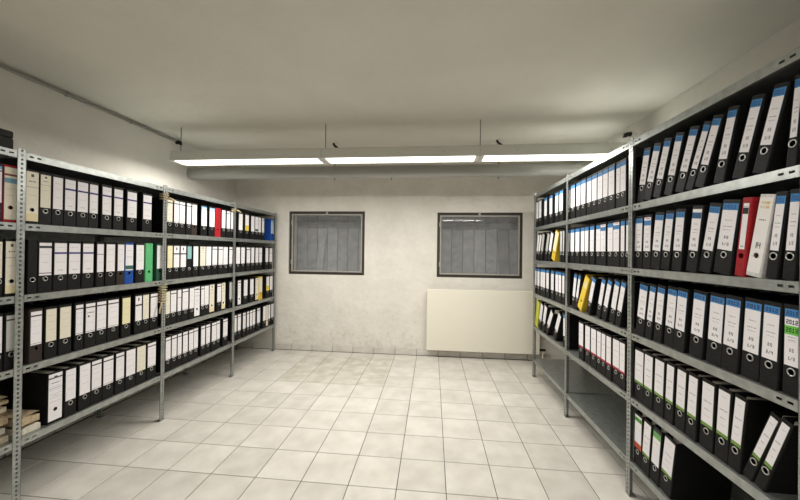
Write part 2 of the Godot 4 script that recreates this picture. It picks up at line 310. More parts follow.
func label_material(style: String) -> StandardMaterial3D:
	var key := "label_" + style
	if mats.has(key): return mats[key]
	rng.seed = hash(style)
	var white := Color(0.90, 0.89, 0.90)
	var cream := Color(0.87, 0.845, 0.78)
	var ink := Color(0.28, 0.28, 0.32)
	var faint := Color(0.62, 0.62, 0.66)
	var blue := Color(0.20, 0.47, 0.70)
	var paper := white
	if style.begins_with("cream") or style == "bandcream": paper = cream
	if style == "yellow" or style == "paleyellow": paper = Color(0.89, 0.85, 0.69)
	if style == "yellowfull": paper = Color(0.88, 0.76, 0.24)
	if style == "grey" or style == "bandgrey": paper = Color(0.70, 0.70, 0.69)
	if style == "teal": paper = Color(0.52, 0.70, 0.70)
	if style == "bluelabel": paper = Color(0.70, 0.78, 0.86)
	if style == "whiteprint": paper = Color(0.90, 0.89, 0.88)
	var img := Image.create(96, 320, true, Image.FORMAT_RGB8)
	img.fill(paper)
	match style:
		"stripe":
			img.fill_rect(Rect2i(0, 92, 96, 18), Color(0.20, 0.17, 0.48))
			scribble(img, 40, 60, faint); scribble(img, 190, 66, faint); scribble(img, 272, 40, ink)
		"band", "bandcream", "bandgrey", "bandtext":
			img.fill_rect(Rect2i(0, 34, 96, 14), Color(0.22, 0.22, 0.23))
			scribble(img, 84, 70, faint, 3); scribble(img, 140, 62, faint, 3); scribble(img, 210, 66, faint, 3)
			img.fill_rect(Rect2i(0, 304, 96, 4), Color(0.35, 0.35, 0.36))
			if style == "bandtext":
				scribble(img, 96, 74, ink, 10); img.fill_rect(Rect2i(20, 130, 16, 20), ink)
		"band2":
			img.fill_rect(Rect2i(0, 30, 96, 22), Color(0.20, 0.20, 0.21)); img.fill_rect(Rect2i(0, 294, 96, 8), Color(0.3, 0.3, 0.3))
			scribble(img, 110, 60, faint); scribble(img, 190, 60, faint)
		"midband":
			img.fill_rect(Rect2i(0, 108, 96, 20), Color(0.25, 0.25, 0.26)); img.fill_rect(Rect2i(38, 24, 20, 40), ink); scribble(img, 180, 70, faint)
		"line":
			img.fill_rect(Rect2i(0, 112, 96, 8), Color(0.45, 0.45, 0.46)); scribble(img, 210, 60, faint)
		"narrowband":
			img.fill_rect(Rect2i(0, 30, 96, 44), Color(0.12, 0.12, 0.13)); scribble(img, 20, 90, ink); scribble(img, 296, 50, ink, 8)
		"creamtext", "creamfull", "whitefull":
			img.fill_rect(Rect2i(38, 16, 22, 18), ink); scribble(img, 60, 50, ink, 7); img.fill_rect(Rect2i(0, 98, 96, 4), faint); scribble(img, 150, 50, faint)
			if style == "creamfull": img.fill_rect(Rect2i(0, 270, 96, 50), Color(0.86, 0.81, 0.66))
			if style == "whitefull":
				img.fill_rect(Rect2i(0, 24, 96, 10), Color(0.3, 0.3, 0.3))
				for k in 6: img.fill_rect(Rect2i(8, 60 + 26 * k, 80, 2), faint)
		"creamblue":
			img.fill_rect(Rect2i(0, 40, 96, 12), Color(0.5, 0.25, 0.25)); img.fill_rect(Rect2i(0, 66, 96, 30), Color(0.42, 0.60, 0.68)); scribble(img, 130, 60, faint); scribble(img, 170, 60, faint)
		"bluetop", "bluelabel":
			img.fill_rect(Rect2i(0, 0, 96, 26), Color(0.45, 0.66, 0.82)); img.fill_rect(Rect2i(0, 36, 96, 12), Color(0.3, 0.33, 0.4)); scribble(img, 120, 60, faint)
		"yellowfoot":
			img.fill_rect(Rect2i(0, 210, 96, 110), Color(0.88, 0.78, 0.30)); scribble(img, 80, 60, faint); scribble(img, 240, 40, ink)
		"greenfoot", "greenend":
			img.fill_rect(Rect2i(0, 260, 96, 48), Color(0.18, 0.36, 0.28)); scribble(img, 70, 60, faint); scribble(img, 150, 70, ink)
		"tab", "redtab", "hand", "redhand", "tab12", "tab13", "greentab", "lowtab":
			var top := 0
			if style == "redtab" or style == "redhand": top = 30
			if style == "lowtab": top = 26
			img.fill_rect(Rect2i(0, top, 96, 46), blue.darkened(0.25) if style == "lowtab" else blue)
			if top == 30: scribble(img, 8, 60, Color(0.70, 0.25, 0.28), 10)
			var dark := Color(0.08, 0.18, 0.36)
			if style == "tab12": write(img, "2012", Vector2i(10, 10), 5, dark)
			elif style == "tab13": write(img, "2013", Vector2i(10, 10), 5, dark)
			elif style == "greentab":
				write(img, "2012", Vector2i(10, 10), 5, dark); write(img, "2012", Vector2i(10, 60), 5, Color(0.1, 0.1, 0.1))
				img.fill_rect(Rect2i(0, 94, 96, 50), Color(0.38, 0.72, 0.25)); write(img, "2013", Vector2i(10, 106), 5, Color(0.1, 0.2, 0.1))
			elif style == "hand": write(img, "2011", Vector2i(10, top + 11), 5, dark.lerp(blue, 0.4))
			scribble(img, 112 if style != "greentab" else 170, 44, Color(0.55, 0.52, 0.42), 5); scribble(img, 178, 50, faint, 5)
			if style in ["hand", "redhand", "tab12", "tab13", "greentab", "lowtab"]:
				write(img, "BS", Vector2i(34, 222), 4, ink.lightened(0.1))
				write(img, "2/4" if style == "tab12" else "1/3", Vector2i(26, 268), 4, ink.lightened(0.1))
				scribble(img, 156, 56, ink, 4)
		"redfoot":
			img.fill_rect(Rect2i(0, 298, 96, 22), Color(0.66, 0.16, 0.24)); scribble(img, 60, 40, faint); scribble(img, 120, 66, ink); scribble(img, 180, 50, faint)
		"greenstrip":
			img.fill_rect(Rect2i(0, 296, 96, 24), Color(0.42, 0.56, 0.24)); scribble(img, 40, 40, faint); scribble(img, 130, 66, ink); scribble(img, 136, 60, faint); scribble(img, 190, 50, ink); scribble(img, 240, 40, faint)
		"redgreen":
			img.fill_rect(Rect2i(0, 20, 96, 40), Color(0.38, 0.66, 0.28)); write(img, "2012", Vector2i(10, 28), 5, Color(0.1, 0.15, 0.1)); img.fill_rect(Rect2i(0, 268, 96, 52), Color(0.70, 0.27, 0.16)); scribble(img, 130, 60, faint)
		"greentop":
			img.fill_rect(Rect2i(0, 0, 96, 20), Color(0.2, 0.2, 0.2)); img.fill_rect(Rect2i(0, 20, 96, 56), Color(0.42, 0.66, 0.36)); scribble(img, 36, 60, ink, 8); scribble(img, 120, 60, Color(0.7, 0.6, 0.3))
		"whiteprint":
			scribble(img, 16, 60, Color(0.78, 0.66, 0.42), 12); scribble(img, 34, 66, Color(0.80, 0.70, 0.48), 12); scribble(img, 92, 50, ink, 4); write(img, "A4", Vector2i(32, 190), 5, ink); scribble(img, 250, 70, faint, 3)
		"yellowfull":
			img.fill_rect(Rect2i(20, 30, 56, 80), Color(0.86, 0.82, 0.62)); scribble(img, 50, 40, ink)
		_:
			scribble(img, 60, 60, faint); scribble(img, 120, 50, faint); scribble(img, 200, 60, faint)
	# paper grain
	for y in 320:
		for x in 96:
			if (x * 7 + y * 13) % 5 == 0:
				img.set_pixel(x, y, img.get_pixel(x, y).darkened(rng.randf() * 0.06))
	img.generate_mipmaps()
	var m := plain(key, Color.WHITE, 0.75)
	m.albedo_texture = ImageTexture.create_from_image(img)
	return m

# ---------------------------------------------------------------- ring binders
const BH := 0.318
const BD := 0.285

const HOLE_Y := 0.083

func hole_radius(w: float) -> float:
	return minf(0.0112, w / 2 - 0.0075)

func add_holed(st: SurfaceTool, lo: Vector2, hi: Vector2, z: float, at: Vector2, r: float, out: Vector3, uv := false) -> void:
	# an upright rectangle with a round hole
	var s := r * 1.12
	var face := func(p: Array) -> void:
		for k in range(1, p.size() - 1):
			var t := [p[0], p[k], p[k + 1]]
			var u := [Vector2.ZERO, Vector2.ZERO, Vector2.ZERO]
			if uv:
				for i in 3: u[i] = Vector2((t[i].x - lo.x) / (hi.x - lo.x), 1.0 - (t[i].y - lo.y) / (hi.y - lo.y))
			tri(st, Vector3(t[0].x, t[0].y, z), Vector3(t[1].x, t[1].y, z), Vector3(t[2].x, t[2].y, z), out, u[0], u[1], u[2])
	face.call([lo, Vector2(hi.x, lo.y), Vector2(hi.x, at.y - s), Vector2(lo.x, at.y - s)])
	face.call([Vector2(lo.x, at.y + s), Vector2(hi.x, at.y + s), hi, Vector2(lo.x, hi.y)])
	face.call([Vector2(lo.x, at.y - s), Vector2(at.x - s, at.y - s), Vector2(at.x - s, at.y + s), Vector2(lo.x, at.y + s)])
	face.call([Vector2(at.x + s, at.y - s), Vector2(hi.x, at.y - s), Vector2(hi.x, at.y + s), Vector2(at.x + s, at.y + s)])
	for k in 16:
		var c0 := Vector2.from_angle(TAU * k / 16)
		var c1 := Vector2.from_angle(TAU * (k + 1) / 16)
		face.call([at + c0 * r, at + c0 * s / maxf(absf(c0.x), absf(c0.y)), at + c1 * s / maxf(absf(c1.x), absf(c1.y)), at + c1 * r])

func cover_mesh(w: float) -> Mesh:
	# a cover seen from above as a U: rounded spine at z = 0, two boards running back to z = -BD
	var key := "cover%.3f" % w
	if cache.has(key): return cache[key]
	var t := 0.0028
	var hw := w / 2
	var r := 0.004
	var outer := PackedVector2Array([Vector2(-hw, -BD), Vector2(-hw, -r), Vector2(-hw + r * 0.35, -r * 0.35), Vector2(-hw + r, 0), Vector2(hw - r, 0), Vector2(hw - r * 0.35, -r * 0.35), Vector2(hw, -r), Vector2(hw, -BD)])
	var inner := PackedVector2Array([Vector2(-hw + t, -BD), Vector2(-hw + t, -t), Vector2(-hw + t, -t), Vector2(-hw + t, -t), Vector2(hw - t, -t), Vector2(hw - t, -t), Vector2(hw - t, -t), Vector2(hw - t, -BD)])
	var st := start()
	for i in 7:
		var a := outer[i]; var b := outer[i + 1]; var ia := inner[i]; var ib := inner[i + 1]
		var mid := (a + b) / 2
		var out := Vector3((b - a).orthogonal().x, 0, (b - a).orthogonal().y)
		if out.dot(Vector3(mid.x, 0, mid.y + BD * 0.3)) < 0: out = -out
		if i == 3:
			var hr := hole_radius(w)
			add_holed(st, Vector2(a.x, 0), Vector2(b.x, BH), 0.0, Vector2(0, HOLE_Y), hr, Vector3.BACK)
			add_holed(st, Vector2(ia.x, 0), Vector2(ib.x, BH), -t, Vector2(0, HOLE_Y), hr, Vector3.FORWARD)
			for k in 16:
				var c0 := Vector2.from_angle(TAU * k / 16) * hr + Vector2(0, HOLE_Y)
				var c1 := Vector2.from_angle(TAU * (k + 1) / 16) * hr + Vector2(0, HOLE_Y)
				quad(st, Vector3(c0.x, c0.y, 0), Vector3(c1.x, c1.y, 0), Vector3(c1.x, c1.y, -t), Vector3(c0.x, c0.y, -t), Vector3(-c0.x, HOLE_Y - c0.y, 0))
		else:
			quad(st, Vector3(a.x, 0, a.y), Vector3(b.x, 0, b.y), Vector3(b.x, BH, b.y), Vector3(a.x, BH, a.y), out)
		if ia != ib and i != 3:
			quad(st, Vector3(ia.x, 0, ia.y), Vector3(ib.x, 0, ib.y), Vector3(ib.x, BH, ib.y), Vector3(ia.x, BH, ia.y), -out)
		for y in [0.0, BH]:
			quad(st, Vector3(a.x, y, a.y), Vector3(b.x, y, b.y), Vector3(ib.x, y, ib.y), Vector3(ia.x, y, ia.y), Vector3.UP if y > 0 else Vector3.DOWN)
	for s in [-1.0, 1.0]:
		quad(st, Vector3(s * hw, 0, -BD), Vector3(s * (hw - t), 0, -BD), Vector3(s * (hw - t), BH, -BD), Vector3(s * hw, BH, -BD), Vector3.FORWARD)
	cache[key] = st.commit()
	return cache[key]

func label_mesh(w: float, h: float, hole_at := 0.0, hr := 0.0) -> Mesh:
	var key := "label%.3f_%.3f_%.3f" % [w, h, hr]
	if cache.has(key): return cache[key]
	var st := start()
	var z := 0.0012
	var a := Vector3(-w / 2, 0, z); var b := Vector3(w / 2, 0, z); var c := Vector3(w / 2, h, z); var d := Vector3(-w / 2, h, z)
	if hr > 0.0: add_holed(st, Vector2(-w / 2, 0), Vector2(w / 2, h), z, Vector2(0, hole_at), hr, Vector3.BACK, true)
	else: quad(st, a, b, c, d, Vector3.BACK, true)
	var o := Vector3(0, 0, -z)
	quad(st, a, b, b + o, a + o, Vector3.DOWN); quad(st, d, c, c + o, d + o, Vector3.UP)
	quad(st, a, d, d + o, a + o, Vector3.LEFT); quad(st, b, c, c + o, b + o, Vector3.RIGHT)
	cache[key] = st.commit()
	return cache[key]

func ring_mesh() -> Mesh:
	if not cache.has("ring"):
		var st := start()
		var path := []
		for k in 15: path.append(Vector3(cos(TAU * k / 14) * 0.0125, sin(TAU * k / 14) * 0.0125, 0.001))
		add_tube(st, path, 0.0022, 6)
		cache["ring"] = st.commit()
	return cache["ring"]

const SAY_LABEL := {"stripe": "blue-striped white label", "band": "black-banded white label", "bandcream": "black-banded cream label", "bandgrey": "black-banded grey label", "bandtext": "black-banded written label", "band2": "double-banded pale label",
	"midband": "centre-banded white label", "line": "thin-lined white label", "narrowband": "narrow black-banded label", "creamtext": "cream printed label", "creamfull": "full-height cream label", "whitefull": "full-height white label", "creamblue": "cream-and-blue label",
	"bluetop": "blue-topped label", "bluelabel": "pale blue label", "yellowfoot": "yellow-ended label", "greenfoot": "green-ended label", "greenend": "green-ended label", "tab": "blue-topped label", "redtab": "red-and-blue topped label", "hand": "blue-topped handwritten label",
	"redhand": "red-and-blue handwritten label", "tab12": "blue 2012 label", "tab13": "blue 2013 label", "greentab": "blue-and-green label", "lowtab": "dark blue banded label", "redfoot": "red-edged white label", "greenstrip": "green-edged white label", "redgreen": "green-and-orange label",
	"greentop": "green-topped label", "whiteprint": "large printed label", "yellowfull": "yellow label", "white": "plain white label", "cream": "plain cream label", "yellow": "yellowish label", "paleyellow": "pale yellow label", "grey": "grey label", "teal": "short teal label", "torn": "torn white label", "none": "no label"}

func nth(n: int) -> String:
	var e := "th"
	if n % 100 < 11 or n % 100 > 13: e = ["th", "st", "nd", "rd", "th", "th", "th", "th", "th", "th"][n % 10]
	return str(n) + e

func binder(row: String, order: int, d: Array, base: float) -> void:
	var pipe_side := row[0] == "L"
	var w: float = d[1]
	var lean := deg_to_rad(d[2])
	var body: String = d[3]
	var style: String = d[4]
	var spine_x := (-2.345 if pipe_side else 1.25) + (rng.randf() - 0.5) * 0.008
	var o := thing("ring_binder", "", "binder")
	var colour: String = {"purple": "dark purple", "darkgreen": "dark green", "lime": "lime yellow"}.get(body, body)
	var tier: String = {"A": "top", "B": "second", "C": "third", "D": "fourth", "E": "lowest"}[row[1]]
	if row == "LD": tier = "lowest"
	meta(o, "%s%s binder with %s, %s from back wall, %s row, %s rack" % ["leaning " if absf(d[2]) > 9 else "", colour, SAY_LABEL[style], nth(order), tier, "conduit-side" if pipe_side else "radiator-side"], "binder", "ring binders on the steel racks")
	var turn := Basis(Vector3.UP, PI / 2 if pipe_side else -PI / 2) * Basis(Vector3.BACK, lean if pipe_side else -lean)
	o.transform = Transform3D(turn, Vector3(spine_x, base + 0.001 + absf(sin(lean)) * w / 2, d[0]))
	var cv := obj("cover", cover_mesh(w), mats["cover_" + body], o)
	obj("paper_block", box(Vector3(w - 0.014, 0.297, 0.212)), mats["paper"], o, Vector3(0, 0.008, -0.145))
	var lw := w - 0.014
	if style in ["creamfull", "whitefull", "yellowfull", "whiteprint", "creamblue"]:
		obj("spine_label", label_mesh(w - 0.008, 0.29, HOLE_Y - 0.016, hole_radius(w)), label_material(style), cv, Vector3(0, 0.016, 0))
	elif style == "teal":
		obj("spine_label", label_mesh(lw, 0.12), label_material(style), cv, Vector3(0, 0.18, 0))
	elif style == "narrowband":
		obj("spine_label", label_mesh(lw - 0.006, 0.185), label_material(style), cv, Vector3(0, 0.11, 0))
	elif style != "none":
		obj("spine_label", label_mesh(lw, 0.198), label_material(style), cv, Vector3(0, 0.104, 0))
	var hz := 0.0012 if style in ["creamfull", "whitefull", "yellowfull", "whiteprint", "creamblue"] else 0.0
	if body == "black" and hz == 0.0:
		obj("finger_ring", ring_mesh(), mats["nickel"], cv, Vector3(0, HOLE_Y, hz))

# ---------------------------------------------------------------- steel racks
func add_punched(st: SurfaceTool, height: float, wide: float, side: bool, shift := 0.0) -> void:
	# a strip of sheet 2 mm thick with a slot every 25 mm, standing on y = 0; side: it runs back along z at x = -wide / 2
	var strips := [[-wide / 2, -0.005, 0.0, height], [0.005, wide / 2, 0.0, height]]
	var y := 0.0
	while y < height:
		strips.append([-0.005, 0.005, y, minf(y + 0.0135, height)])
		y += 0.025
	for s in strips:
		if side:
			add_box(st, Vector3(-0.02 + shift, s[2], -0.02 + s[0]), Vector3(-0.018 + shift, s[3], -0.02 + s[1]))
		else:
			add_box(st, Vector3(s[0], s[2], -0.002), Vector3(s[1], s[3], 0))

func post_mesh(height: float, mirrored: bool) -> Mesh:
	var st := start()
	add_punched(st, height, 0.04, false)
	add_punched(st, height, 0.04, true, 0.038 if mirrored else 0.0)
	add_box(st, Vector3(-0.022, 0, -0.042), Vector3(0.022, 0.004, 0.002))
	return st.commit()

func shelf_mesh(length: float, depth: float) -> Mesh:
	# a tray of folded sheet: top at y = 0, lips 38 mm deep all round, two slots near each end of the front and rear lips
	var st := start()
	var hl := length / 2
	add_box(st, Vector3(-hl, -0.002, -depth), Vector3(hl, 0, -0.0025))
	for z in [-0.0045, -depth]:
		var cuts := []
		for c in [-hl + 0.045, -hl + 0.082, hl - 0.082, hl - 0.045]:
			cuts.append([c - 0.010, c + 0.010])
		add_box(st, Vector3(-hl, -0.014, z), Vector3(hl, -0.002, z + 0.002))
		add_box(st, Vector3(-hl, -0.040, z), Vector3(hl, -0.023, z + 0.002))
		var x := -hl
		for c in cuts:
			add_box(st, Vector3(x, -0.023, z), Vector3(c[0], -0.014, z + 0.002))
			x = c[1]
		add_box(st, Vector3(x, -0.023, z), Vector3(hl, -0.014, z + 0.002))
		add_box(st, Vector3(-hl, -0.040, z if z < -0.1 else z - 0.012), Vector3(hl, -0.0385, z + 0.012 if z < -0.1 else z))
	for s in [-1.0, 1.0]:
		add_box(st, Vector3(minf(s * hl, s * (hl - 0.0015)), -0.038, -depth), Vector3(maxf(s * hl, s * (hl - 0.0015)), 0, -0.0045))
	return st.commit()

func rack(called: String, label: String, front_x: float, pipe_side: bool, posts: Array, levels: Array, height: float, depth: float) -> Node3D:
	# posts: world z of the uprights, from the back wall towards the camera
	var o := thing(called, label, "shelving rack")
	o.position = Vector3(front_x, 0, posts[0])
	o.rotation.y = PI / 2 if pipe_side else -PI / 2
	var sgn := -1.0 if pipe_side else 1.0
	var pm := post_mesh(height, pipe_side)
	for pz in posts:
		var x: float = (pz - posts[0]) * sgn
		obj("post", pm, mats["steel"], o, Vector3(x, 0, 0))
		obj("post", pm, mats["steel"], o, Vector3(x - 0.0, 0, -depth - 0.004), Basis(Vector3.UP, PI))
	for i in posts.size() - 1:
		var x0: float = (posts[i] - posts[0]) * sgn
		var x1: float = (posts[i + 1] - posts[0]) * sgn
		var key := "shelf%.3f" % absf(x1 - x0)
		if not cache.has(key): cache[key] = shelf_mesh(absf(x1 - x0) - 0.003, depth)
		obj("back_panel", box(Vector3(absf(x1 - x0) - 0.004, height - 0.12, 0.0015)), mats["steel"], o, Vector3((x0 + x1) / 2, 0.1, -depth - 0.0062))
		for y in levels:
			obj("shelf", cache[key], mats["steel"], o, Vector3((x0 + x1) / 2, y, 0))
	return o

# ---------------------------------------------------------------- room
func slab(called: String, lo: Vector3, hi: Vector3, material: Material, label: String) -> MeshInstance3D:
	var st := start()
	add_box(st, lo, hi)
	var o := obj(numbered(called), st.commit(), material, self)
	meta(o, label, "", "", "structure")
	return o

const WINDOWS := [[-2.165, -1.0, 1.139, 2.088], [0.065, 1.268, 1.137, 2.073]]

func back_wall_texture() -> StandardMaterial3D:
	# plaster with scuffs, flaking and damp marks low down, as far as the skirting
	var w := 996
	var h := 568
	var grain := noise_image(512, 512, 0.05, 71, 4)
	var patch := noise_image(512, 512, 0.012, 72, 5)
	var img := Image.create(w, h, true, Image.FORMAT_RGB8)
	var a := Color(0.845, 0.83, 0.795)
	var b := Color(0.89, 0.875, 0.845)
	var flake := Color(0.66, 0.60, 0.49)
	for y in h:
		for x in w:
			var c := a.lerp(b, patch.get_pixel(x % 512, y % 512).r)
			var g := grain.get_pixel(x % 512, y % 512).r
			var X := XW + x * 0.005
			var Y := H - y * 0.005
			var p := patch.get_pixel((x * 3 + 90) % 512, (y * 3 + 40) % 512).r
			# flaking band above the skirting, with a broken outline
			if X > -2.2 and X < -0.15 and Y < 0.10 + 0.22 * p and p * 0.55 + g * 0.45 > 0.57:
				c = c.lerp(flake, 0.11)
			# pale grey scuffs scattered higher up
			if Y < 0.7 and X < -0.2 and g > 0.72 and p > 0.62:
				c = c.lerp(Color(0.63, 0.60, 0.54), 0.13)
			img.set_pixel(x, y, c.darkened(0.03 * g))
	img.generate_mipmaps()
	var m := plain("backwall", Color.WHITE, 0.9)
	m.albedo_texture = ImageTexture.create_from_image(img)
	m.normal_enabled = true
	m.normal_texture = bumps(noise_image(512, 512, 0.05, 73), 2.0)
	m.normal_scale = 0.3
	return m

func build_back_wall() -> void:
	var st := start()
	var xs := [XW - 0.3, WINDOWS[0][0], WINDOWS[0][1], WINDOWS[1][0], WINDOWS[1][1], XE + 0.3]
	var z0 := ZB - 0.3
	var face := func(x0: float, x1: float, y0: float, y1: float) -> void:
		var u := func(p: Vector3) -> Vector2: return Vector2((p.x - XW) / 4.975, 1.0 - p.y / H)
		for z in [ZB, z0]:
			var p := [Vector3(x0, y0, z), Vector3(x1, y0, z), Vector3(x1, y1, z), Vector3(x0, y1, z)]
			var out := Vector3.BACK if z == ZB else Vector3.FORWARD
			tri(st, p[0], p[1], p[2], out, u.call(p[0]), u.call(p[1]), u.call(p[2]))
			tri(st, p[0], p[2], p[3], out, u.call(p[0]), u.call(p[2]), u.call(p[3]))
	face.call(xs[0], xs[1], 0.0, H); face.call(xs[2], xs[3], 0.0, H); face.call(xs[4], xs[5], 0.0, H)
	for w in WINDOWS:
		face.call(w[0], w[1], 0.0, w[2])
		face.call(w[0], w[1], w[3], H)
		quad(st, Vector3(w[0], w[2], ZB), Vector3(w[1], w[2], ZB), Vector3(w[1], w[2], z0), Vector3(w[0], w[2], z0), Vector3.UP)
		quad(st, Vector3(w[0], w[3], ZB), Vector3(w[1], w[3], ZB), Vector3(w[1], w[3], z0), Vector3(w[0], w[3], z0), Vector3.DOWN)
		quad(st, Vector3(w[0], w[2], ZB), Vector3(w[0], w[3], ZB), Vector3(w[0], w[3], z0), Vector3(w[0], w[2], z0), Vector3.RIGHT)
		quad(st, Vector3(w[1], w[2], ZB), Vector3(w[1], w[3], ZB), Vector3(w[1], w[3], z0), Vector3(w[1], w[2], z0), Vector3.LEFT)
	meta(obj("wall_back", st.commit(), back_wall_texture(), self), "cream plastered end wall with two small windows and flaking paint", "", "", "structure")

func build_floor() -> void:
	var st := start()
	add_box(st, Vector3(XW - 0.3, -0.2, ZB - 0.3), Vector3(XE + 0.3, -0.0025, ZF + 0.3))
	var f := obj("floor", st.commit(), mats["grout"], self)
	meta(f, "floor of pale square tiles with dark grout", "", "", "structure")
	rng.seed = 5
	var full := bevelled(Vector3(TILE - 0.0045, 0.008, TILE - 0.0045), 0.0012)
	var count := 0
	var rest := {}
	var z := -2.6994 - TILE * 7
	while z < ZF:
		var z1 := minf(z + TILE, ZF)
		var za := maxf(z, ZB + 0.018)
		var x := -0.208 - TILE * 10
		while x < XE:
			var xa := maxf(x, XW + 0.018)
			var xb := minf(x + TILE, XE - 0.018)
			if xb - xa > 0.03 and z1 - za > 0.03:
				var k := rng.randi_range(0, 3)
				var m: Material = mats["tile%d" % k]
				var mid := Vector3((xa + xb) / 2, -0.0082 + rng.randf() * 0.0004, (za + z1) / 2)
				if mid.x > -1.85 and mid.x < -0.6 and mid.z < -3.75 and mid.z > -4.5: m = mats["tiledirty"]
				if count < 295:
					var whole := xb - xa > TILE - 0.001 and z1 - za > TILE - 0.001
					obj("tile", full if whole else bevelled(Vector3(xb - xa - 0.0045, 0.008, z1 - za - 0.0045), 0.0012), m, f, mid)
					count += 1
				else:
					if not rest.has(k): rest[k] = start()
					add_bevelled(rest[k], mid + Vector3(-(xb - xa) / 2 + 0.002, 0, -(z1 - za) / 2 + 0.002), mid + Vector3((xb - xa) / 2 - 0.002, 0.008, (z1 - za) / 2 - 0.002), 0.0012)
			x += TILE
		z += TILE
	for k in rest:
		meta(obj("tile_field", rest[k].commit(), mats["tile%d" % k], f), "", "", "", "stuff")

func build_baseboards() -> void:
	rng.seed = 9
	var runs := [["back", Vector3(XW, 0, ZB), Vector3(XE, 0, ZB), Vector3.BACK], ["left", Vector3(XW, 0, ZF), Vector3(XW, 0, ZB + 0.018), Vector3.RIGHT], ["right", Vector3(XE, 0, ZB + 0.018), Vector3(XE, 0, ZF), Vector3.LEFT]]
	for r in runs:
		var o := thing("baseboard_" + r[0], "low skirting of pale floor tiles along the wall", "", Vector3.ZERO, "", "structure")
		var along: Vector3 = (r[2] - r[1])
		var n := int(ceil(along.length() / TILE))
		obj("grout_bed", box(Vector3(along.length() - 0.03, 0.083, 0.006)), mats["grout"], o, (r[1] + r[2]) / 2 + r[3] * 0.0035, Basis(Vector3.UP, 0.0 if r[0] == "back" else PI / 2))
		var d := along.normalized()
		for i in n:
			var a := i * TILE
			var b := minf(a + TILE, along.length())
			if b - a < 0.02: continue
			var c: Vector3 = r[1] + d * (a + b) / 2 + r[3] * 0.011
			var size := Vector3(b - a - 0.006, 0.082, 0.0085)
			obj("tile", bevelled(size, 0.001), mats["tile%d" % rng.randi_range(0, 3)], o, c + Vector3(0, 0.004, 0), Basis(Vector3.UP, 0.0 if r[0] == "back" else PI / 2))

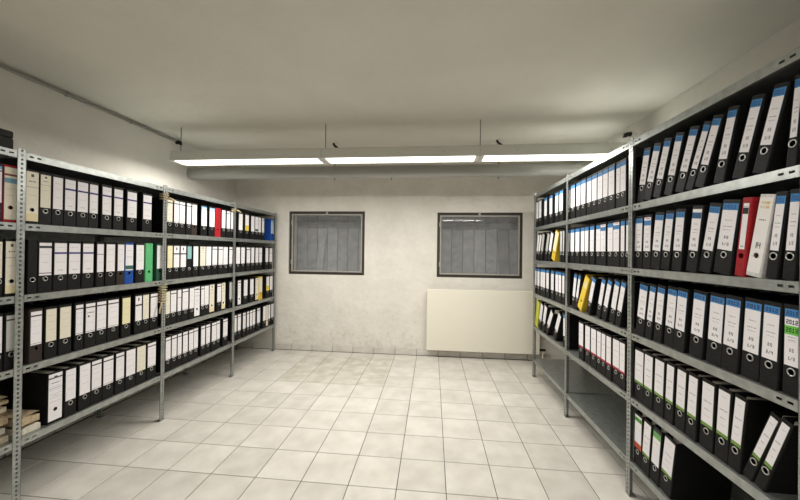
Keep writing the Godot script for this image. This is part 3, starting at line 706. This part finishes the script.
func build_window(index: int) -> void:
	var w: Array = WINDOWS[index]
	var cx: float = (w[0] + w[1]) / 2
	var wide: float = w[1] - w[0]
	var tall: float = w[3] - w[2]
	var z := ZB - 0.055
	var o := thing("window_%d" % (index + 1), ["small window with dark brown frame and thin pale sash, beside the conduit-side rack", "small window with dark brown frame and thin pale sash, above the radiator"][index], "", Vector3(cx, w[2], z), "", "structure")
	var fb := 0.05       # brown frame
	for s in [-1.0, 1.0]:
		obj("frame_jamb", bevelled(Vector3(fb, tall, 0.06), 0.003), mats["brownframe"], o, Vector3(s * (wide - fb) / 2, 0, 0))
	obj("frame_head", bevelled(Vector3(wide - 2 * fb, fb, 0.06), 0.003), mats["brownframe"], o, Vector3(0, tall - fb, 0))
	obj("frame_sill", bevelled(Vector3(wide - 2 * fb, fb, 0.06), 0.003), mats["brownframe"], o, Vector3(0, 0, 0))
	var sb := 0.020
	var sw := wide - 2 * fb + 0.02
	var sh := tall - 2 * fb + 0.02
	for s in [-1.0, 1.0]:
		obj("sash_stile", bevelled(Vector3(sb, sh, 0.02), 0.003), mats["sash"], o, Vector3(s * (sw - sb) / 2, fb - 0.01, 0.036))
		obj("sash_rail", bevelled(Vector3(sw - 2 * sb, sb, 0.02), 0.003), mats["sash"], o, Vector3(0, (fb - 0.01) if s < 0 else (fb - 0.01 + sh - sb), 0.036))
	var pane := start()
	quad(pane, Vector3(-sw / 2 + sb, fb - 0.01 + sb, 0.036), Vector3(sw / 2 - sb, fb - 0.01 + sb, 0.036), Vector3(sw / 2 - sb, fb - 0.01 + sh - sb, 0.036), Vector3(-sw / 2 + sb, fb - 0.01 + sh - sb, 0.036), Vector3.BACK)
	obj("pane", pane.commit(), mats["glass"], o)
	obj("latch", bevelled(Vector3(0.03, 0.05, 0.012), 0.003), mats["sash"], o, Vector3(0, tall - fb + 0.0, 0.036))
	for y in [0.15, tall * 0.78]:
		obj("hinge", bevelled(Vector3(0.016, 0.07, 0.016), 0.004), mats["sash"], o, Vector3(-wide / 2 + fb - 0.012, y, 0.038))
	# light shaft behind, boarded on its far side
	var depth := 0.32
	var st := start()
	var x0: float = w[0] - 0.12
	var x1: float = w[1] + 0.12
	var y0: float = w[2] - 0.25
	var y1: float = w[3] + 0.3
	var zf := ZB - 0.302
	var zb := zf - depth
	add_box(st, Vector3(x0 - 0.1, y0 - 0.1, zb - 0.1), Vector3(x1 + 0.1, y1 + 0.1, zb))
	add_box(st, Vector3(x0 - 0.1, y0 - 0.1, zb), Vector3(x0, y1 + 0.1, zf))
	add_box(st, Vector3(x1, y0 - 0.1, zb), Vector3(x1 + 0.1, y1 + 0.1, zf))
	add_box(st, Vector3(x0, y0 - 0.1, zb), Vector3(x1, y0, zf))
	add_box(st, Vector3(x0, y1, zb), Vector3(x1, y1 + 0.1, zf))
	var shaft := thing("wall_shaft", ["boarded light shaft seen through the window beside the conduit-side rack", "boarded light shaft seen through the window above the radiator"][index], "", Vector3.ZERO, "", "structure")
	obj("shaft_lining", st.commit(), mats["concrete"], shaft)
	var n := 8
	var pw := (x1 - x0) / n
	for i in n:
		obj("plank", bevelled(Vector3(pw - 0.008, y1 - y0 - 0.02, 0.024), 0.004), mats["plank%d" % ((i * 2 + index) % 3)], shaft, Vector3(x0 + pw * (i + 0.5), y0 + 0.01, zb + 0.013 + 0.002 * (i % 2)))
	obj("crossbeam", bevelled(Vector3(x1 - x0 - 0.02, 0.10, 0.05), 0.006), mats["plank2"], shaft, Vector3((x0 + x1) / 2, w[3] - 0.20, zb + 0.053))
	if index == 0:
		obj("prop_board", bevelled(Vector3(0.11, 0.86, 0.025), 0.004), mats["plank1"], shaft, Vector3(w[0] + 0.27, w[2] - 0.24, zb + 0.09), Basis(Vector3.BACK, -0.10))
	else:
		obj("prop_board", bevelled(Vector3(0.16, 0.95, 0.025), 0.004), mats["concrete"], shaft, Vector3(w[1] - 0.12, w[2] - 0.24, zb + 0.10), Basis(Vector3.BACK, 0.06))

func build_radiator() -> void:
	var o := thing("panel_radiator", "wide flat cream panel radiator under the window beside the steel rack", "radiator", Vector3(0.705, 0.11, ZB))
	var wide := 1.55
	obj("front_panel", bevelled(Vector3(wide, 0.865, 0.02), 0.006), mats["radiator"], o, Vector3(0, 0, 0.10))
	obj("rear_panel", bevelled(Vector3(wide - 0.01, 0.84, 0.014), 0.004), mats["radiator"], o, Vector3(0, 0.01, 0.045))
	for s in [-1.0, 1.0]:
		obj("side_cover", bevelled(Vector3(0.006, 0.85, 0.06), 0.002), mats["radiator"], o, Vector3(s * (wide / 2 - 0.004), 0.008, 0.068))
		obj("wall_bracket", bevelled(Vector3(0.03, 0.5, 0.036), 0.003), mats["enamel"], o, Vector3(s * 0.5, 0.15, 0.0195))
	for i in 24:
		obj("grille_slat", bevelled(Vector3(0.012, 0.004, 0.052), 0.001), mats["radiator"], o, Vector3(-wide / 2 + 0.04 + i * (wide - 0.08) / 23, 0.846, 0.069))
	obj("valve", tube([Vector3(wide / 2, 0.055, 0.07), Vector3(wide / 2 + 0.03, 0.055, 0.07), Vector3(wide / 2 + 0.085, 0.055, 0.07)], 0.017), mats["blackrubber"], o)
	obj("supply_pipe", tube([Vector3(wide / 2 + 0.05, 0.05, 0.07), Vector3(wide / 2 + 0.05, -0.108, 0.07)], 0.009), mats["radiator"], o)

# ---------------------------------------------------------------- light
const LY := 2.405       # lower rim of the luminaires

func build_luminaire(x0: float, x1: float, z: float, energy: float, rods: Array, label: String) -> void:
	var cx := (x0 + x1) / 2
	var hl := (x1 - x0) / 2
	var o := thing("fluorescent_luminaire", label, "ceiling light", Vector3(cx, LY, z), "suspended rows of fluorescent luminaires")
	# sheet-steel housing: a trough open below, with a narrow spine on top
	var st := start()
	var t := 0.003
	add_prism(st, PackedVector2Array([Vector2(-0.108, 0), Vector2(-0.098, 0.09), Vector2(0.098, 0.09), Vector2(0.108, 0), Vector2(0.108 - t, 0), Vector2(0.098 - t, 0.09 - t), Vector2(-0.098 + t, 0.09 - t), Vector2(-0.108 + t, 0)]), -hl + 0.0015, hl - 0.0015)
	obj("reflector", st.commit(), mats["enamel"], o)
	st = start()
	add_prism(st, PackedVector2Array([Vector2(-0.094, 0.0905), Vector2(-0.088, 0.106), Vector2(0.088, 0.106), Vector2(0.094, 0.0905)]), -hl + 0.0015, hl - 0.0015)
	obj("housing", st.commit(), mats["enamel"], o)
	for s in [-1.0, 1.0]:
		st = start()
		var a: float = s * (hl - 0.0015)
		add_prism(st, PackedVector2Array([Vector2(-0.104, 0.002), Vector2(-0.0945, 0.086), Vector2(0.0945, 0.086), Vector2(0.104, 0.002)]), minf(a, a - s * 0.003), maxf(a, a - s * 0.003))
		obj("end_plate", st.commit(), mats["enamel"], o)
		obj("end_cap", bevelled(Vector3(0.036, 0.016, 0.17), 0.004), mats["enamel"], o, Vector3(s * (hl - 0.024), -0.003, 0))
	# the glowing cover of the tube, bowed slightly downwards between the caps
	st = start()
	add_prism(st, PackedVector2Array([Vector2(-0.086, 0.014), Vector2(0.086, 0.014), Vector2(0.086, 0.002), Vector2(0.055, -0.003), Vector2(0.0, -0.005), Vector2(-0.055, -0.003), Vector2(-0.086, 0.002)]), -hl + 0.045, hl - 0.045)
	obj("lamp_cover", st.commit(), mats["tube"], o)
	for rx in rods:
		obj("hanger", tube([Vector3(rx - cx, 0.104, 0), Vector3(rx - cx, H - LY, 0)], 0.0035, 8), mats["darksteel"], o)
	for k in [-0.55, 0.0, 0.55]:
		obj("screw", tube([Vector3(k * hl, 0.045, 0.101), Vector3(k * hl, 0.045, 0.106)], 0.006, 8), mats["nickel"], o)
	var l := AreaLight3D.new()
	l.name = "tube_light"
	l.area_size = Vector2(2 * hl - 0.09, 0.168)
	l.area_normalize_energy = true
	l.light_color = Color(1.0, 0.985, 0.955)
	l.light_energy = energy
	l.shadow_enabled = true
	l.set("area_range", 12.0)
	o.add_child(l)
	l.position = Vector3(0, -0.0065, 0)
	l.rotation.x = -PI / 2

func build_pipes() -> void:
	var y := H - 0.028
	var o := thing("cable_conduit", "thin grey cable conduit clipped along the corner of wall and ceiling", "conduit", Vector3(XW + 0.013, y, 0))
	obj("conduit_run", tube([Vector3(0, 0, ZF - 0.02), Vector3(0, 0, -3.56)], 0.012, 12), mats["conduit"], o)
	for z in [-3.0, -2.42, -1.8, -1.0, 0.4]:
		obj("conduit_clip", bevelled(Vector3(0.028, 0.034, 0.02), 0.004), mats["conduit"], o, Vector3(0.0015, -0.018, z))
	var c := thing("cross_pipe", "pale grey pipe hung across the room between the lights and the windows", "pipe", Vector3(0, 2.437, -3.835))
	obj("pipe_run", tube([Vector3(XW + 0.004, 0, 0), Vector3(XE - 0.004, 0, 0)], 0.072, 24), mats["pipe"], c)
	for x in [-1.173, -0.49, 0.735]:
		var ring := []
		for k in 25: ring.append(Vector3(x, sin(TAU * k / 24) * 0.074, cos(TAU * k / 24) * 0.074))
		obj("pipe_clamp", tube(ring, 0.004, 6), mats["pipe"], c)
		obj("clamp_screw", tube([Vector3(x, -0.076, 0), Vector3(x, -0.094, 0)], 0.006, 8), mats["darksteel"], c)
		if x != -0.49:
			obj("hanger", tube([Vector3(x, 0.074, 0), Vector3(x, 0.285, 0)], 0.006, 8), mats["darksteel"], c)
			obj("ceiling_hook", tube([Vector3(x + 0.05, 0.275, 0), Vector3(x - 0.01, 0.32, 0), Vector3(x - 0.02, H - 2.438, 0)], 0.013, 8), mats["blackrubber"], c)
	for e in [[Vector3(XW, 2.752, -3.60), Vector3.RIGHT, "black plastic cable plug in the wall at the end of the thin conduit"], [Vector3(XE, 2.70, -3.49), Vector3.LEFT, "black plastic cable plug in the wall above the radiator-side rack"]]:
		var k := thing("cable_plug", e[2], "cable plug", e[0])
		obj("plug_body", tube([Vector3.ZERO, e[1] * 0.03, e[1] * 0.055 + Vector3(0, -0.012, 0)], 0.022, 12), mats["blackrubber"], k)
		obj("cable_stub", tube([e[1] * 0.05 + Vector3(0, -0.01, 0), e[1] * 0.07 + Vector3(0, -0.03, 0)], 0.008, 8), mats["blackrubber"], k)

# ---------------------------------------------------------------- small things
func build_ropes() -> void:
	for r in [[-2.655, 1.030, 1.185, 7, "beige rope coiled round the rack post at mid height", true], [-2.655, 1.925, 1.985, 3, "beige cord knotted round the rack post just under its top", false], [-3.67, 1.945, 1.985, 2, "short beige cord tied round the second rack post from the back wall", false]]:
		var o := thing("rope", r[4], "rope", Vector3(-2.336, r[1], r[0]))
		var path := []
		var n: int = r[3] * 16
		for k in n + 1:
			var a := TAU * k / 16.0
			# a rounded rectangle round the angle profile
			path.append(Vector3(clampf(cos(a) * 1.35, -1, 1) * 0.0185, (r[2] - r[1]) * k / n, clampf(sin(a) * 1.35, -1, 1) * 0.028))
		obj("coil", tube(path, 0.005, 6), mats["rope"], o)
		if r[5]:
			obj("tail", tube([Vector3(0.02, 0.005, 0.031), Vector3(0.03, -0.02, 0.045), Vector3(0.028, -0.05, 0.055), Vector3(0.024, -0.085, 0.052)], 0.006, 6), mats["rope"], o)
		else:
			obj("knot", tube([Vector3(0.02, 0.02, -0.03), Vector3(0.032, 0.012, -0.055), Vector3(0.034, -0.002, -0.08), Vector3(0.026, 0.004, -0.10), Vector3(0.012, 0.012, -0.085)], 0.008, 6), mats["rope"], o)

func slumped(wide: float, deep: float, thick: float, seed_: int) -> Mesh:
	# a bundle of paper: a thin slab with a sagging, uneven top
	rng.seed = seed_
	var n := 8
	var st := start()
	var top := []
	for i in n + 1:
		var row := []
		for j in n + 1:
			var u := float(i) / n - 0.5
			var v := float(j) / n - 0.5
			row.append(Vector3(u * wide + rng.randf_range(-0.004, 0.004), thick * (0.80 + 0.10 * cos(u * 6.0 + seed_) + 0.10 * sin(v * 7.0 + seed_ * 2.0) - 0.9 * v * v) + rng.randf_range(-0.003, 0.002), v * deep + rng.randf_range(-0.004, 0.004)))
		top.append(row)
	for i in n:
		for j in n:
			quad(st, top[i][j], top[i + 1][j], top[i + 1][j + 1], top[i][j + 1], Vector3.UP)
	var edge := []
	for i in n: edge.append([top[i][0], top[i + 1][0], Vector3.FORWARD])
	for i in n: edge.append([top[i][n], top[i + 1][n], Vector3.BACK])
	for j in n: edge.append([top[0][j], top[0][j + 1], Vector3.LEFT])
	for j in n: edge.append([top[n][j], top[n][j + 1], Vector3.RIGHT])
	for e in edge:
		var a: Vector3 = e[0]; var b: Vector3 = e[1]
		quad(st, Vector3(a.x, 0, a.z), Vector3(b.x, 0, b.z), b, a, e[2])
	quad(st, Vector3(-wide / 2, 0, -deep / 2), Vector3(wide / 2, 0, -deep / 2), Vector3(wide / 2, 0, deep / 2), Vector3(-wide / 2, 0, deep / 2), Vector3.DOWN)
	return st.commit()

func build_papers() -> void:
	# loose bundles on the lowest board of the conduit-side rack
	var y := 0.4015
	var heap := [["manila", 0.045, 0.0, "manila folder of papers at the foot of the paper heap"], ["paper", 0.05, 0.12, "thick bundle of loose white sheets in the paper heap"], ["kraft", 0.06, -0.10, "crumpled brown envelope bundle in the middle of the paper heap"], ["manila", 0.045, 0.18, "bulging pale folder near the top of the paper heap"], ["kraft", 0.035, -0.06, "brown paper folder on top of the paper heap"]]
	for i in heap.size():
		var h: Array = heap[i]
		var o := thing("paper_bundle", h[3], "papers", Vector3(-2.49, y, -1.485 + 0.014 * (i % 2)), "bundles heaped on the lowest board")
		o.rotation.y = h[2] * 0.5
		obj("sheets", slumped(0.24, 0.31, h[1], 3 + i), mats[h[0]], o)
		obj("cover_sheet", slumped(0.235, 0.30, 0.0015, 40 + i), mats["manila" if i % 2 else "kraft"], o, Vector3(0, h[1] + 0.0005, 0), Basis(Vector3.UP, 0.05))
		y += h[1] + 0.0045
	y = 0.4015
	for i in 2:
		var o := thing("paper_bundle", ["thin sheaf of papers beside the first lowest-row binder", "small brown folder on the thin sheaf of papers"][i], "papers", Vector3(-2.47, y, -1.735 + 0.004 * i), "bundles heaped on the lowest board")
		obj("sheets", slumped(0.22, 0.10, 0.05, 21 + i), mats["kraft" if i else "paper"], o)
		obj("cover_sheet", slumped(0.215, 0.095, 0.0015, 50 + i), mats["kraft"], o, Vector3(0, 0.0505, 0), Basis(Vector3.UP, 0.04))
		y += 0.0545

func build_case() -> void:
	var o := thing("black_case", "flat black case lying on top of the conduit-side rack", "case", Vector3(-2.49, 2.0415, -1.40))
	obj("case_body", bevelled(Vector3(0.29, 0.062, 0.45), 0.004), mats["blackrubber"], o)
	obj("case_lid", bevelled(Vector3(0.29, 0.040, 0.45), 0.005), mats["blackrubber"], o, Vector3(0, 0.0625, 0))
	obj("handle", tube([Vector3(0.146, 0.055, -0.06), Vector3(0.165, 0.055, -0.05), Vector3(0.165, 0.055, 0.05), Vector3(0.146, 0.055, 0.06)], 0.006, 8), mats["blackrubber"], o)

# ---------------------------------------------------------------- scene
func _ready() -> void:
	var cam := Camera3D.new()
	cam.name = "camera"
	cam.fov = rad_to_deg(2.0 * atan(250.0 / 329.55))
	cam.near = 0.02
	add_child(cam)
	cam.transform = Transform3D(Basis(Vector3.UP, 0.0982) * Basis(Vector3.RIGHT, 0.0047) * Basis(Vector3.BACK, 0.013), Vector3(0, 1.5, 0))
	cam.current = true
	var we := WorldEnvironment.new()
	var env := Environment.new()
	env.background_mode = Environment.BG_COLOR
	env.background_color = Color(0.02, 0.02, 0.02)
	env.tonemap_mode = Environment.TONE_MAPPER_LINEAR
	env.tonemap_exposure = 1.0
	env.sdfgi_enabled = true
	env.ssao_enabled = true
	env.ssil_enabled = true
	we.environment = env
	add_child(we)

	make_materials()
	# the room
	build_floor()
	slab("ceiling", Vector3(XW - 0.3, H, ZB - 0.3), Vector3(XE + 0.3, H + 0.2, ZF + 0.3), mats["ceiling"], "plain painted ceiling")
	build_back_wall()
	slab("wall_left", Vector3(XW - 0.25, -0.001, ZB - 0.001), Vector3(XW, H, ZF + 0.001), mats["plaster"], "plastered side wall behind the conduit-side rack")
	slab("wall_right", Vector3(XE, -0.001, ZB - 0.001), Vector3(XE + 0.25, H, ZF + 0.001), mats["plaster"], "plastered side wall behind the radiator-side rack")
	slab("wall_front", Vector3(XW - 0.25, -0.001, ZF), Vector3(XE + 0.25, H, ZF + 0.25), mats["plaster"], "plastered wall facing the windows")
	build_baseboards()
	for i in 2: build_window(i)
	build_luminaire(-2.70, -1.10, -3.24, 3.2, [-2.665], "fluorescent luminaire at the conduit end of the lit row before the windows")
	build_luminaire(-1.10, 0.436, -3.24, 3.2, [-1.09], "fluorescent luminaire in the middle of the lit row before the windows")
	build_luminaire(0.436, 1.935, -3.24, 3.2, [0.446], "fluorescent luminaire over the radiator-side rack before the windows")
	# the second row, over the middle of the room: its reflection shows in the window above the radiator
	build_luminaire(-1.50, -0.04, -0.22, 2.0, [-1.44, -0.10], "fluorescent luminaire over mid-room on the conduit side")
	build_luminaire(-0.04, 1.42, -0.22, 2.0, [0.02, 1.36], "fluorescent luminaire over mid-room on the radiator side")
	build_pipes()
	build_radiator()

	# racks and binders
	rack("steel_rack", "long perforated steel rack of binders along the wall with the thin conduit", -2.3255, true, [-4.70, -3.68, -2.66, -1.65, -0.63], [0.40, 0.812, 1.222, 1.633, 2.04], 2.055, 0.60)
	rack("steel_rack", "long perforated steel rack of binders beside the radiator", 1.2326, false, [-4.16, -3.18, -2.20, -1.22, -0.24], [0.222, 0.615, 1.013, 1.415, 1.812, 2.215], 2.235, 0.60)
	var bases := {"LA": 1.633, "LB": 1.222, "LC": 0.812, "LD": 0.40, "RA": 1.812, "RB": 1.415, "RC": 1.013, "RD": 0.615, "RE": 0.222}
	for row in rows:
		for i in rows[row].size():
			rng.seed = hash(row) + i
			binder(row, i + 1, rows[row][i], bases[row])
	build_papers()
	build_case()
	build_ropes()
